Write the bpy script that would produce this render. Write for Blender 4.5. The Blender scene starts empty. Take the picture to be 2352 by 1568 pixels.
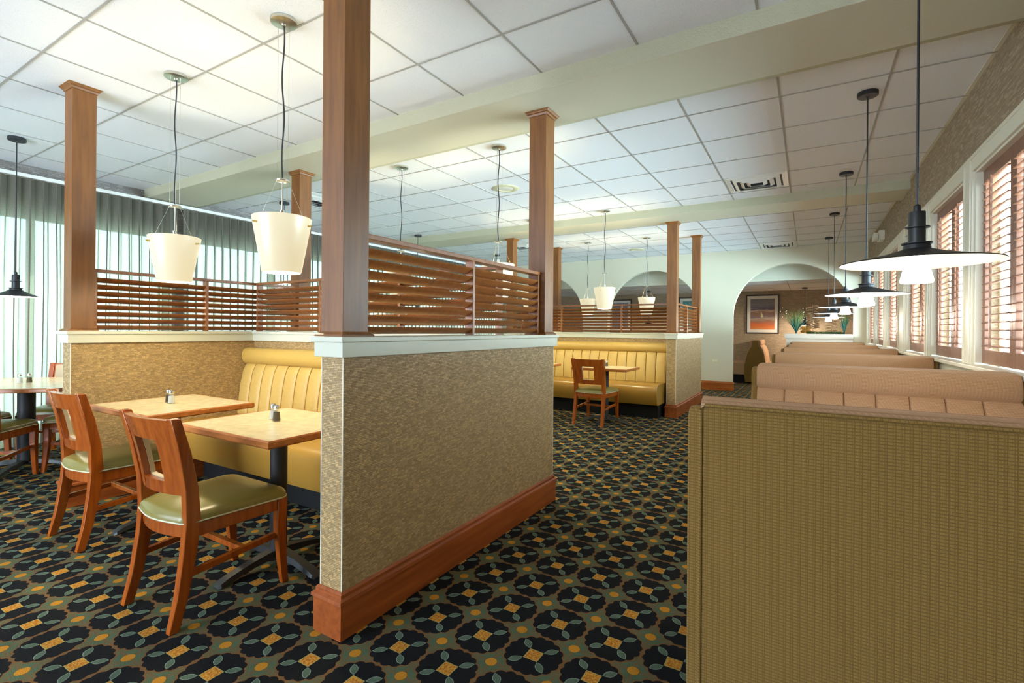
import bpy, math, random
from mathutils import Vector
random.seed(7)
PI = math.pi
S = bpy.context.scene
COL = S.collection

# ------------------------------------------------------------------ camera
TH, ROLL, FPX, EYE = .5402, .0078, 1131.7, 1.20
cam = bpy.data.cameras.new('camera'); co = bpy.data.objects.new('camera', cam); COL.objects.link(co)
cam.sensor_fit = 'HORIZONTAL'; cam.sensor_width = 36.0; cam.lens = FPX / 2352 * 36
cam.shift_y = (757 - 784) / 2352; cam.clip_start = .05; cam.clip_end = 200
fw = Vector((-math.sin(TH), math.cos(TH), 0)); rt = Vector((math.cos(TH), math.sin(TH), 0)); up = Vector((0, 0, 1))
# roll: world verticals lean by ROLL to the right at the top
r2 = rt * math.cos(ROLL) + up * math.sin(ROLL)
u2 = up * math.cos(ROLL) - rt * math.sin(ROLL)
from mathutils import Matrix
m = Matrix(((r2.x, u2.x, -fw.x, 0), (r2.y, u2.y, -fw.y, 0), (r2.z, u2.z, -fw.z, EYE), (0, 0, 0, 1)))
co.matrix_world = m
S.camera = co

# ------------------------------------------------------------------ world, exposure, sun
w = bpy.data.worlds.new('world'); S.world = w; w.use_nodes = True
bg = w.node_tree.nodes['Background']
bg.inputs[0].default_value = (.71, .84, 1.0, 1); bg.inputs[1].default_value = 8.5
S.view_settings.view_transform = 'Standard'; S.view_settings.look = 'None'
S.view_settings.exposure = 0.84; S.view_settings.gamma = 1; S.view_settings.use_curve_mapping = False
sun = bpy.data.lights.new('sun', 'SUN'); sun.energy = 5.0; sun.angle = .02; sun.color = (1, .97, .92)
so = bpy.data.objects.new('sun', sun); COL.objects.link(so)
so.rotation_euler = Vector((1.0, .35, -.95)).to_track_quat('-Z', 'Y').to_euler()

gb = bpy.data.lights.new('pavement_glare_fill', 'AREA'); gb.shape = 'RECTANGLE'; gb.size = 4.5; gb.size_y = 12; gb.energy = 15000; gb.color = (.72, .84, 1)  # added fill light standing in for sun glare off the pavement, lifts the ceiling
go = bpy.data.objects.new('pavement_glare_fill', gb); COL.objects.link(go); go.location = (6.2, 6.0, .3)
go.rotation_euler = (PI, math.radians(-20), 0)

# ------------------------------------------------------------------ node helpers
class NT:
    def __init__(s, name):
        s.m = bpy.data.materials.new(name); s.m.use_nodes = True
        s.t = s.m.node_tree; s.n = s.t.nodes; s.l = s.t.links
        s.p = s.n['Principled BSDF']; s.out = s.n['Material Output']
    def sock(s, i, v):
        if isinstance(v, (int, float)): i.default_value = v
        elif isinstance(v, tuple): i.default_value = v if len(v) == len(i.default_value) else (*v, 1)
        else: s.l.new(v, i)
    def math(s, op, a, b=0.0, c=0.0, clamp=False):
        n = s.n.new('ShaderNodeMath'); n.operation = op; n.use_clamp = clamp
        s.sock(n.inputs[0], a); s.sock(n.inputs[1], b); s.sock(n.inputs[2], c); return n.outputs[0]
    def add(s, a, b): return s.math('ADD', a, b)
    def sub(s, a, b): return s.math('SUBTRACT', a, b)
    def mul(s, a, b): return s.math('MULTIPLY', a, b)
    def lt(s, a, b, soft=.0):
        if soft: return s.math('MULTIPLY_ADD', s.sub(b, a), 1 / soft, .5, True)
        return s.math('LESS_THAN', a, b)
    def mix(s, f, a, b):
        n = s.n.new('ShaderNodeMix'); n.data_type = 'RGBA'
        s.sock(n.inputs[0], f); s.sock(n.inputs[6], a); s.sock(n.inputs[7], b); return n.outputs[2]
    def xyz(s):
        c = s.n.new('ShaderNodeTexCoord'); x = s.n.new('ShaderNodeSeparateXYZ'); s.l.new(c.outputs['Object'], x.inputs[0])
        return x.outputs[0], x.outputs[1], x.outputs[2], c.outputs['Object']
    def vec(s, x, y, z=0.0):
        n = s.n.new('ShaderNodeCombineXYZ'); s.sock(n.inputs[0], x); s.sock(n.inputs[1], y); s.sock(n.inputs[2], z); return n.outputs[0]
    def noise(s, v, scale, detail=2.0, rough=.5):
        n = s.n.new('ShaderNodeTexNoise'); s.l.new(v, n.inputs['Vector']); n.inputs['Scale'].default_value = scale
        n.inputs['Detail'].default_value = detail; n.inputs['Roughness'].default_value = rough; return n.outputs['Fac']
    def ramp(s, f, stops):
        n = s.n.new('ShaderNodeValToRGB'); s.l.new(f, n.inputs[0]); e = n.color_ramp.elements
        while len(e) < len(stops): e.new(.5)
        for q, (p, c) in zip(e, stops): q.position = p; q.color = (*c, 1)
        return n.outputs[0]
    def bump(s, h, dist, strength=1.0):
        n = s.n.new('ShaderNodeBump'); n.inputs['Distance'].default_value = dist; n.inputs['Strength'].default_value = strength
        s.l.new(h, n.inputs['Height']); s.l.new(n.outputs[0], s.p.inputs['Normal'])
    def fin(s, col, rough=.5, metal=0.0, spec=.5, coat=0.0):
        s.sock(s.p.inputs['Base Color'], col); s.sock(s.p.inputs['Roughness'], rough); s.p.inputs['Metallic'].default_value = metal
        s.p.inputs['Specular IOR Level'].default_value = spec; s.p.inputs['Coat Weight'].default_value = coat
        return s.m

def plain(name, col, rough=.5, metal=0.0, spec=.5, var=.0, vs=8.0, bump=0.0, bs=150.0):
    t = NT(name); x, y, z, v = t.xyz(); c = col
    if var:
        n = t.noise(v, vs, 3)
        c = t.ramp(n, [(.3, tuple(k * (1 - var) for k in col)), (.7, tuple(min(1, k * (1 + var)) for k in col))])
    if bump: t.bump(t.noise(v, bs, 2), bump)
    return t.fin(c, rough, metal, spec)

def wood(name, dark, light, rough=.35, axis='z', scale=1.0, coat=0.0):
    t = NT(name); x, y, z, v = t.xyz()
    k = {'x': (2.5, 34, 34), 'y': (34, 2.5, 34), 'z': (34, 34, 2.5)}[axis]
    vv = t.vec(t.mul(x, k[0] * scale), t.mul(y, k[1] * scale), t.mul(z, k[2] * scale))
    a = t.noise(vv, 1.0, 4, .6); b = t.noise(v, 2.2, 2)
    c = t.ramp(t.add(t.mul(a, .7), t.mul(b, .35)), [(.35, dark), (.7, light)])
    t.bump(a, .0006)
    return t.fin(c, rough, 0, .5, coat)

def wallpaper(name, cA, cB, gap, su=.021, sv=.0066, rough=.42, spec=.55, bd=.0012):
    """embossed basket-weave vinyl: little random-offset blocks, some glossier"""
    t = NT(name); x, y, z, v = t.xyz(); h = t.add(x, y)
    row = t.math('FLOOR', t.mul(z, 1 / sv))
    w1 = t.n.new('ShaderNodeTexWhiteNoise'); w1.noise_dimensions = '1D'; t.l.new(row, w1.inputs['W'])
    u = t.add(t.mul(h, 1 / su), t.mul(w1.outputs[0], 7.0)); blk = t.math('FLOOR', u)
    wn = t.n.new('ShaderNodeTexWhiteNoise'); wn.noise_dimensions = '2D'; t.l.new(t.vec(blk, row), wn.inputs['Vector'])
    fu = t.math('FRACT', u); fz = t.math('FRACT', t.mul(z, 1 / sv))
    e = t.math('MAXIMUM', t.lt(t.math('MINIMUM', fu, t.sub(1.0, fu)), .045, .03), t.lt(t.math('MINIMUM', fz, t.sub(1.0, fz)), .13, .08))
    big = t.noise(v, 1.3, 2)
    c = t.ramp(wn.outputs[0], [(.0, cB), (.55, cA), (.8, tuple(min(1, k * 1.12) for k in cA)), (.95, tuple(min(1, k * 1.35) for k in cA))])
    c = t.mix(t.mul(e, .75), c, gap); c = t.mix(t.mul(big, .2), c, tuple(k * .8 for k in cA))
    ht = t.add(t.mul(t.sub(1.0, e), .5), t.add(t.mul(wn.outputs[0], .8), t.mul(t.mul(fu, wn.outputs[0]), .5)))
    t.bump(ht, bd)
    return t.fin(c, t.add(t.mul(t.sub(1.0, wn.outputs[0]), .3), rough), 0, spec)

def tweed(name, base, dark, light, per=.0115, rough=.85):
    """woven upholstery with a small double-line grid"""
    t = NT(name); x, y, z, v = t.xyz(); h = t.add(x, y)
    def lines(a, p, wd): return t.lt(t.math('ABSOLUTE', t.sub(t.math('FRACT', t.mul(a, 1 / p)), .5)), wd, .12)
    g1 = t.math('MAXIMUM', lines(h, per * 1.2, .07), t.mul(lines(t.add(h, per * .36), per * 1.2, .07), .8)); g2 = lines(z, per * .60, .15); g3 = lines(h, per / 4.0, .14)
    fine = t.noise(t.vec(t.mul(h, 1.0), t.mul(z, 3.0), y), 420, 2)
    g = t.math('MAXIMUM', g1, t.math('MAXIMUM', g2, t.mul(g3, .4)))
    c = t.mix(t.mul(g, .62), t.ramp(fine, [(.35, base), (.7, light)]), dark)
    t.bump(t.sub(fine, t.mul(g, .8)), .0008)
    return t.fin(c, rough, 0, .3)

# ------------------------------------------------------------------ materials
def carpet_mat():
    t = NT('carpet'); x, y, z, v = t.xyz()
    def cell(a, o, p): return t.mul(t.sub(t.math('FRACT', t.add(t.mul(t.sub(a, o), 1 / p), .5)), .5), p)
    wob = t.mul(t.sub(t.noise(v, 60, 2), .5), .004)
    xx = t.add(x, wob); yy = t.add(y, t.mul(t.sub(t.noise(v, 53, 2), .5), .004))
    px = cell(xx, -1.086, .2265); py = cell(yy, 1.606, .224)
    r = t.math('SQRT', t.add(t.mul(px, px), t.mul(py, py))); a = t.math('ARCTAN2', py, px)
    R = t.add(.1015, t.mul(t.math('ABSOLUTE', t.math('SINE', t.mul(a, 8.0))), .0085))
    flower = t.lt(r, R, .0015)
    ax = t.math('ABSOLUTE', px); ay = t.math('ABSOLUTE', py)
    sq = t.lt(t.math('MAXIMUM', ax, ay), .0285, .001)
    sqin = t.lt(t.math('MAXIMUM', ax, ay), .0255, .001)
    # leaves: pointed lens along each diagonal
    d1 = t.mul(t.add(ax, ay), .70711); d2 = t.math('ABSOLUTE', t.mul(t.sub(ax, ay), .70711))
    tt = t.mul(t.sub(d1, .0705), 1 / .0285)
    wd = t.mul(t.sub(1.0, t.mul(tt, tt)), .0145)
    leaf = t.lt(d2, wd, .0012); leafin = t.lt(d2, t.sub(wd, .0022), .001)
    # dots at cell corners
    qx = cell(xx, -1.086 + .11325, .2265); qy = cell(yy, 1.606 + .112, .224)
    dr = t.math('SQRT', t.add(t.mul(qx, qx), t.mul(qy, qy)))
    dot = t.lt(dr, .0215, .0015)
    fuzz = t.noise(v, 300, 3, .7); fz = t.noise(v, 38, 3, .6); br = t.noise(v, 120, 2)
    gnd = t.ramp(fuzz, [(.3, (.05, .08, .04)), (.7, (.125, .175, .10))])
    brown = t.ramp(fuzz, [(.3, (.13, .06, .02)), (.7, (.27, .125, .04))])
    edge = t.math('SUBTRACT', t.lt(r, t.add(R, t.add(.003, t.mul(fz, .007))), .004), 0.0)
    gcol = t.mix(edge, gnd, brown)
    gcol = t.mix(t.mul(t.lt(t.math('MINIMUM', t.math('ABSOLUTE', qx), t.math('ABSOLUTE', qy)), .007, .004), .5), gcol, brown)
    blk = t.ramp(fuzz, [(.3, (.003, .0035, .004)), (.75, (.011, .012, .014))])
    c = t.mix(flower, gcol, blk)
    lf = t.ramp(fuzz, [(.3, (.06, .10, .065)), (.7, (.125, .18, .125))])
    c = t.mix(leaf, c, (.26, .36, .28)); c = t.mix(leafin, c, lf)
    gold = t.ramp(br, [(.4, (.42, .13, .012)), (.62, (.62, .34, .05))])
    c = t.mix(sq, c, (.40, .34, .12)); c = t.mix(sqin, c, gold)
    dc = t.ramp(fuzz, [(.3, (.42, .17, .012)), (.7, (.66, .30, .025))])
    c = t.mix(dot, c, dc)
    t.bump(t.add(fuzz, t.mul(t.math('MAXIMUM', t.math('MAXIMUM', sq, leaf), dot), .8)), .004)
    return t.fin(c, .95, 0, .15)

def ceiling_mat():
    t = NT('ceiling_tile'); x, y, z, v = t.xyz()
    vo = t.n.new('ShaderNodeTexVoronoi'); t.l.new(v, vo.inputs['Vector']); vo.inputs['Scale'].default_value = 130
    pit = t.lt(vo.outputs['Distance'], t.add(.08, t.mul(t.noise(v, 30, 2), .16)), .06)
    c = t.mix(t.mul(pit, .30), (.87, .89, .92), (.5, .5, .52))
    t.bump(t.sub(t.noise(v, 220, 2), pit), .0012)
    return t.fin(c, .9, 0, .2)

M = {}
M['carpet'] = carpet_mat(); M['tile'] = ceiling_mat()
M['grid'] = plain('ceiling_grid', (.40, .39, .37), .6)
M['beam'] = plain('olive_cream_paint', (.62, .60, .46), .55, bump=.0012, bs=90)
M['beamface'] = plain('rough_olive_paint', (.50, .485, .34), .7, bump=.003, bs=110)
M['cream'] = plain('cream_paint', (.72, .72, .58), .5, bump=.0006, bs=60)
M['farwall'] = plain('pale_green_paint', (.67, .635, .49), .6, bump=.0008, bs=70)
M['ledge'] = plain('ledge_paint', (.62, .63, .51), .35, bump=.0004, bs=40)
M['paper'] = wallpaper('woven_wallpaper', (.49, .325, .14), (.34, .22, .09), (.15, .095, .035), rough=.34)
M['paper2'] = wallpaper('tan_wallpaper', (.36, .27, .175), (.30, .225, .145), (.22, .16, .10), .06, .010, .5, .35)
M['papergrey'] = wallpaper('grey_wallpaper', (.30, .27, .25), (.24, .215, .20), (.17, .15, .14), .06, .018, .6, .35)
M['post'] = wood('post_wood', (.14, .045, .007), (.27, .10, .016), .42)
M['slat'] = wood('slat_wood', (.20, .062, .015), (.36, .13, .035), .3, 'y')
M['base'] = wood('baseboard_wood', (.22, .045, .008), (.42, .105, .02), .35, 'y')
M['basex'] = wood('baseboard_wood_across', (.26, .06, .008), (.48, .14, .022), .35, 'x')
M['chair'] = wood('chair_wood', (.23, .040, .004), (.43, .10, .008), .25, 'z', coat=.3)
M['edge'] = wood('oak_edge', (.34, .10, .02), (.55, .20, .045), .3, 'x')
M['shutter'] = wood('shutter_wood', (.17, .065, .034), (.27, .11, .06), .3, 'z')
M['laminate'] = plain('laminate', (.62, .53, .33), .22, var=.12, vs=22)
M['olive'] = plain('olive_vinyl', (.225, .19, .05), .28, var=.06, vs=5, bump=.0004, bs=300)
M['piping'] = plain('cream_piping', (.62, .60, .40), .4)
M['pad'] = plain('tan_pad_vinyl', (.52, .43, .27), .4)
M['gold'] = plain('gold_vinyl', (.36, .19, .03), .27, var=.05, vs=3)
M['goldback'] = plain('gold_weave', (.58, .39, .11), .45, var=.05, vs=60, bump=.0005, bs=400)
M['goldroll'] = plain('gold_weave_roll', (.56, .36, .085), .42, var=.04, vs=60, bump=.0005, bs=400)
M['black'] = plain('black_metal', (.018, .019, .022), .45, .0, .5)
M['blackg'] = plain('cast_iron_black', (.03, .033, .034), .4, .3)
M['kick'] = plain('black_kick', (.010, .010, .010), .7, 0, .2)
M['tweed'] = tweed('tan_tweed', (.50, .29, .155), (.30, .155, .075), (.60, .37, .21))
M['tweedo'] = tweed('olive_tweed', (.27, .155, .038), (.12, .062, .010), (.35, .21, .06), .013)
M['booth_seat'] = plain('tan_booth_vinyl', (.44, .27, .15), .35)
M['nickel'] = plain('brushed_nickel', (.62, .60, .52), .28, 1.0)
M['brass'] = plain('pale_brass', (.62, .50, .22), .3, 1.0)
M['chrome'] = plain('chrome', (.8, .8, .8), .15, 1.0)
M['white'] = plain('white_enamel', (.85, .84, .80), .35)
M['trim'] = plain('cream_trim', (.76, .73, .60), .4)
M['planter'] = plain('white_planter_paint', (.66, .63, .56), .5)
M['salt'] = plain('salt', (.85, .85, .82), .9)
M['pepper'] = plain('pepper', (.10, .075, .04), .9, var=.6, vs=900)
M['concrete'] = plain('pale_concrete', (.62, .62, .60), .9, var=.05)
M['pole'] = plain('charcoal_pole', (.026, .027, .029), .5, 0, .35)
M['plate'] = plain('cream_plastic', (.68, .66, .42), .4)
M['plastic'] = plain('white_plastic', (.80, .79, .68), .4)
M['darkvinyl'] = plain('dark_vinyl', (.06, .055, .045), .3)
M['frame'] = plain('dark_frame', (.03, .018, .014), .35)
M['mat'] = plain('picture_mat', (.74, .70, .62), .8)
M['blue'] = plain('duct_shade_and_frame', (.05, .05, .06), .6)

def emis(name, col, st, base=(.9, .9, .85)):
    t = NT(name); t.fin(base, .3); t.p.inputs['Emission Color'].default_value = (*col, 1); t.p.inputs['Emission Strength'].default_value = st
    return t.m
M['shade'] = emis('lit_opal_glass', (1.0, .87, .55), .36, (.33, .31, .25))
M['opal'] = emis('lit_bulb_glass', (1.0, .95, .86), 5.0)
M['bulb'] = emis('lit_bulb', (1.0, .9, .7), 8.0)

def glassy(name, tint, refl=.08):
    t = NT(name); tr = t.n.new('ShaderNodeBsdfTransparent'); tr.inputs[0].default_value = (*tint, 1)
    g = t.n.new('ShaderNodeBsdfGlossy'); g.inputs['Roughness'].default_value = .03
    mx = t.n.new('ShaderNodeMixShader'); mx.inputs[0].default_value = refl
    t.l.new(tr.outputs[0], mx.inputs[1]); t.l.new(g.outputs[0], mx.inputs[2]); t.l.new(mx.outputs[0], t.out.inputs[0]); return t.m
M['pane'] = glassy('window_glass', (.86, .95, .93), .05)
M['panegreen'] = glassy('tinted_window_glass', (.74, .86, .78), .05)
M['jar'] = glassy('jar_glass', (.93, .95, .94), .16)
def curtain_mat():
    t = NT('sheer_curtain'); x, y, z, v = t.xyz()
    n = t.noise(t.vec(x, t.mul(y, 1.0), t.mul(z, .15)), 500, 2)
    col = t.ramp(n, [(.3, (.27, .25, .205)), (.7, (.36, .335, .28))])
    d = t.n.new('ShaderNodeBsdfDiffuse'); t.l.new(col, d.inputs[0])
    tl = t.n.new('ShaderNodeBsdfTranslucent'); t.l.new(col, tl.inputs[0])
    tr = t.n.new('ShaderNodeBsdfTransparent')
    a = t.n.new('ShaderNodeMixShader'); a.inputs[0].default_value = .55
    t.l.new(d.outputs[0], a.inputs[1]); t.l.new(tl.outputs[0], a.inputs[2])
    b = t.n.new('ShaderNodeMixShader'); b.inputs[0].default_value = .10
    t.l.new(a.outputs[0], b.inputs[1]); t.l.new(tr.outputs[0], b.inputs[2]); t.l.new(b.outputs[0], t.out.inputs[0]); return t.m
M['curtain'] = curtain_mat()
def sunset_mat():
    t = NT('sailboat_print'); x, y, z, v = t.xyz()   # object space: x across, z up, 0 at the centre
    n = t.noise(t.vec(t.mul(x, 1.2), 0.0, t.mul(z, 7.0)), 2.6, 4, .6)
    f = t.add(t.mul(t.add(z, .39), 1 / .78), t.mul(t.sub(n, .5), .35))
    c = t.ramp(f, [(.0, (.62, .20, .05)), (.14, (.60, .13, .03)), (.26, (.30, .14, .09)), (.34, (.42, .33, .24)), (.42, (.20, .15, .16)),
                   (.55, (.28, .13, .07)), (.62, (.46, .36, .28)), (.68, (.10, .07, .11)), (.80, (.22, .20, .22)), (1.0, (.17, .16, .18))])
    return t.fin(c, .5)
M['sunset'] = sunset_mat()
def seaprint():
    t = NT('sea_print'); x, y, z, v = t.xyz(); n = t.noise(t.vec(x, 0.0, t.mul(z, 4.0)), 3, 3)
    return t.fin(t.ramp(n, [(.35, (.05, .22, .24)), (.6, (.14, .34, .34)), (.75, (.5, .6, .5))]), .5)
M['seaprint'] = seaprint()
M['greyprint'] = plain('grey_blue_print', (.18, .20, .26), .5, var=.3, vs=4)
M['grassg'] = plain('dark_grass', (.02, .14, .11), .5, var=.4, vs=20)
M['grassl'] = plain('light_grass', (.17, .24, .05), .5, var=.4, vs=20)
M['moss'] = plain('moss', (.02, .12, .03), .8, var=.5, vs=60)
M['dry'] = plain('dried_leaf', (.17, .085, .035), .7, var=.4, vs=30)
M['cone'] = plain('amber_leaf', (.30, .14, .02), .6)
M['seed'] = plain('pale_seed', (.80, .72, .52), .7)
M['hedge'] = plain('hedge_leaf', (.05, .16, .06), .7, var=.5, vs=4)

# ------------------------------------------------------------------ mesh helpers
class MB:
    def __init__(s): s.v = []; s.f = []; s.mi = []; s.cur = 0
    def quad(s, *f): s.f.append(tuple(f)); s.mi.append(s.cur)
    def box(s, x0, x1, y0, y1, z0, z1):
        b = len(s.v); s.v += [(x, y, z) for z in (z0, z1) for y in (y0, y1) for x in (x0, x1)]
        for q in ((0, 2, 3, 1), (4, 5, 7, 6), (0, 1, 5, 4), (2, 6, 7, 3), (0, 4, 6, 2), (1, 3, 7, 5)): s.quad(*[b + i for i in q])
        return s
    def loft(s, rings, closed=True, caps=True, cyc=False):
        b = len(s.v); n = len(rings[0])
        for r in rings: s.v += [tuple(p) for p in r]
        R = len(rings)
        for i in range(R if cyc else R - 1):
            for j in range(n if closed else n - 1):
                a = b + i * n + j; c = b + i * n + (j + 1) % n; i2 = (i + 1) % R
                s.quad(a, c, b + i2 * n + (j + 1) % n, b + i2 * n + j)
        if caps and closed and not cyc:
            s.quad(*[b + j for j in range(n)][::-1]); s.quad(*[b + (R - 1) * n + j for j in range(n)])
        return s
    def lathe(s, prof, c=(0, 0), seg=24, caps=True):
        return s.loft([[(c[0] + r * math.cos(2 * PI * k / seg), c[1] + r * math.sin(2 * PI * k / seg), z) for k in range(seg)] for r, z in prof], True, caps)
    def tube(s, pts, r, seg=8, caps=True):
        pts = [Vector(p) for p in pts]; rings = []
        for i, p in enumerate(pts):
            d = (pts[min(i + 1, len(pts) - 1)] - pts[max(i - 1, 0)]).normalized()
            a = d.cross(Vector((0, 0, 1)) if abs(d.z) < .95 else Vector((1, 0, 0))).normalized(); c = d.cross(a)
            rr = r[i] if isinstance(r, (list, tuple)) else r
            rings.append([p + a * rr * math.cos(2 * PI * k / seg) + c * rr * math.sin(2 * PI * k / seg) for k in range(seg)])
        return s.loft(rings, True, caps)
    def legpath(s, path):      # (x, y, z, w, d)
        return s.loft([[(x - w / 2, y - d / 2, z), (x + w / 2, y - d / 2, z), (x + w / 2, y + d / 2, z), (x - w / 2, y + d / 2, z)] for x, y, z, w, d in path])
    def prism(s, poly, z0, z1):
        return s.loft([[(x, y, z0) for x, y in poly], [(x, y, z1) for x, y in poly]])
    def extx(s, prof, x0, x1, n=1):   # closed profile in (y, z) extruded along x
        return s.loft([[(x0 + (x1 - x0) * i / n, y, z) for y, z in prof] for i in range(n + 1)])

def sharpen(me, ang=.6):
    import bmesh
    bm = bmesh.new(); bm.from_mesh(me)
    bmesh.ops.recalc_face_normals(bm, faces=bm.faces)
    for f in bm.faces: f.smooth = True
    for e in bm.edges:
        e.smooth = not (len(e.link_faces) != 2 or e.calc_face_angle(0) > ang)
    bm.to_mesh(me); bm.free()

def obj(name, mb, mat, parent=None, smooth=False, bevel=0.0, loc=None, rot=None):
    me = bpy.data.meshes.new(name); me.from_pydata(mb.v, [], mb.f)
    mats = mat if isinstance(mat, (list, tuple)) else [mat]
    for k in mats: me.materials.append(M[k] if isinstance(k, str) else k)
    if len(mats) > 1:
        for p, i in zip(me.polygons, mb.mi): p.material_index = i
    me.update(); sharpen(me) if smooth else sharpen(me, .01)
    if not smooth:
        for p in me.polygons: p.use_smooth = False
    o = bpy.data.objects.new(name, me); COL.objects.link(o)
    if parent: o.parent = parent
    if loc: o.location = loc
    if rot: o.rotation_euler = (0, 0, rot)
    if bevel:
        b = o.modifiers.new('bevel', 'BEVEL'); b.width = bevel; b.segments = 2; b.limit_method = 'ANGLE'; b.angle_limit = .7
    return o

def tag(o, label, cat, group=None, kind=None):
    if label: o['label'] = label
    if cat: o['category'] = cat
    if group: o['group'] = group
    if kind: o['kind'] = kind
    return o
def thing(name, label, cat, loc=(0, 0, 0), rot=0, group=None):
    o = bpy.data.objects.new(name, None); COL.objects.link(o); o.empty_display_size = .1
    o.location = loc; o.rotation_euler = (0, 0, rot); return tag(o, label, cat, group)
def struct(name, mb, mat, label, cat, smooth=False, bevel=0.0):
    return tag(obj(name, mb, mat, None, smooth, bevel), label, cat, None, 'structure')
def copytree(o, parent=None):
    c = o.copy(); COL.objects.link(c)
    if parent: c.parent = parent
    for ch in list(o.children): copytree(ch, c)
    return c
def dup(root, loc, rot=0, label=None, group=None):
    r = copytree(root); r.location = loc; r.rotation_euler = (0, 0, rot)
    if label: r['label'] = label
    if group: r['group'] = group
    return r
def bulb(name, loc, power, col=(1, .85, .52), r=.03, parent=None, spot=None):
    l = bpy.data.lights.new(name, 'POINT'); l.energy = power; l.color = col; l.shadow_soft_size = r
    o = bpy.data.objects.new(name, l); COL.objects.link(o); o.location = loc
    if parent: o.parent = parent
    return o

CEIL = 2.82; XR = .925; XL = -6.75; YF = 10.83; YB = -3.0

# ------------------------------------------------------------------ setting
struct('floor', MB().box(XL - .1, 1.1, YB, 14.5, -.06, 0), 'carpet', 'dark patterned carpet with black flowers, gold squares and orange dots', 'floor')
struct('ceiling', MB().box(XL - .1, 1.1, YB, YF + .15, CEIL, CEIL + .08), 'tile', 'white pitted acoustic tile ceiling over the dining room', 'ceiling')
g = MB(); t_ = .006
xs = [-.1748 - .61 * k for k in range(-1, 11)]
for x in xs:
    g.box(x - t_, x + t_, 3.40, 6.60, CEIL - .0035, CEIL + .001); g.box(x - t_, x + t_, 7.14, YF, CEIL - .0035, CEIL + .001)
for k in range(12): xn = -4.497 + .61 * (k - 3); g.box(xn - t_, xn + t_, YB, 2.75, CEIL - .0035, CEIL + .001)
for k in range(9): y = 1.0615 + .61 * (k - 6); g.box(XL, XR, y - t_, y + t_, CEIL - .0040, CEIL + .001)
for k in range(6):
    y = 3.8488 + .61 * (k - 0)
    if y < 6.58: g.box(XL, XR, y - t_, y + t_, CEIL - .0040, CEIL + .001)
for y in (7.63, 8.24, 8.85, 9.46, 10.07, 10.68): g.box(XL, XR, y - t_, y + t_, CEIL - .0040, CEIL + .001)
struct('trim_1', g, 'grid', 'thin grey metal grid between the ceiling tiles', 'ceiling grid')
# perimeter angle along the right wall and far wall
struct('trim_2', MB().box(XR - .022, XR, YB, YF, CEIL - .004, CEIL + .001).box(XL, XR, YF - .02, YF, CEIL - .004, CEIL + .001), 'trim', 'cream edge angle where ceiling meets the window wall', 'trim')

def beam(n, y0, y1, lab):
    b = MB(); zb = 2.717
    prof = [(y0, CEIL + .01), (y0, zb), (y1 - .0, zb), (y1 + .11, zb + .034), (y1 + .11, CEIL + .01)]
    m0 = len(b.v)
    b.loft([[(x, y, z) for y, z in prof] for x in (XL, XR)])
    # face 0 is y0 front, 1 underside, 2 far lip
    b.mi = [0] * len(b.f)
    b.mi[0] = 1; b.mi[2] = 1; b.mi[3] = 1
    return struct(n, b, ['beam', 'beamface'], lab, 'ceiling beam', bevel=.006)
beam('trim_3', 2.755, 3.287, 'wide cream ceiling beam nearer the camera')
beam('trim_4', 6.60, 7.13, 'wide cream ceiling beam farther from the camera')

# left wall: header, sill and piers round three wide windows hidden by curtains
wl = [(-.6, 2.98), (3.22, 6.85), (7.1, 10.65)]
b = MB().box(XL - .15, XL, YB, 14.5, 2.34, CEIL).box(XL - .15, XL, YB, 14.5, 0, .12)
prev = YB
for a, c in wl + [(14.5, 15)]:
    b.box(XL - .15, XL, prev, a, .12, 2.34); prev = c
struct('wall_left', b, 'papergrey', 'grey patterned left wall band above the curtains', 'wall')
for i, (a, c) in enumerate(wl):
    p = obj('window_%d' % (i + 1), MB().box(XL - .09, XL - .085, a, c, .12, 2.34), 'panegreen'); tag(p, 'green tinted window behind the left curtains, bay %s' % ('nearest', 'in the middle', 'farthest')[i], 'window', None, 'structure')
    f = MB()
    for yy in [a + (c - a) * k / 3 for k in range(4)]: f.box(XL - .12, XL - .05, yy - .025, yy + .025, .12, 2.34)
    f.box(XL - .12, XL - .05, a, c, .12, .17).box(XL - .12, XL - .05, a, c, 2.29, 2.34); obj('window_frame', f, 'blue', p)
struct('trim_5', MB().box(-7.62, XL - .15, YB - 1, 12, 2.62, 2.75), 'cream', 'roof eave outside the curtained windows', 'eave')

# right wall with six shuttered windows
WIN = [(3.14, 4.258), (4.435, 5.555), (5.69, 6.81), (7.24, 8.33), (8.48, 9.53), (9.68, 10.68)]
Z0, Z1 = 1.01, 2.235
b = MB().box(XR, 1.10, YB, 14.5, 0, .985).box(XR, 1.10, YB, 14.5, 2.26, CEIL)
prev = YB
for a, c in WIN + [(14.5, 15)]:
    b.box(XR, 1.10, prev, a, .985, 2.26); prev = c
b.cur = 0
wr = struct('wall_right', b, ['paper2'], 'tan wallpapered right wall above the shuttered windows', 'wall')
struct('trim_6', MB().box(XR - .012, XR + .001, YB, YF, 0, .975), 'cream', 'cream painted dado under the window sills', 'dado')
b = MB().box(XR - .02, XR + .002, YB, YF, 2.245, 2.345).box(XR - .026, XR + .002, YB, YF, 2.325, 2.348).box(XR - .055, XR + .06, YB, YF, .975, 1.0)
prev = 2.9
for a, c in WIN + [(YF, YF)]:
    b.box(XR - .02, XR + .002, prev, a, 1.0, 2.246)
    if a < YF:
        for yy in (a, c - .018): b.box(XR - .004, XR + .06, yy, yy + .018, 1.0, 2.25)
        b.box(XR - .004, XR + .06, a, c, 2.232, 2.25)
        # outer stepped bead on the casing
        for yy in (a - .028, c + .010): b.box(XR - .030, XR - .018, yy, yy + .018, 1.0, 2.32)
    prev = c
struct('trim_7', b, 'trim', 'cream window casing, mullions and sill along the right wall', 'window casing', bevel=.003)
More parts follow.
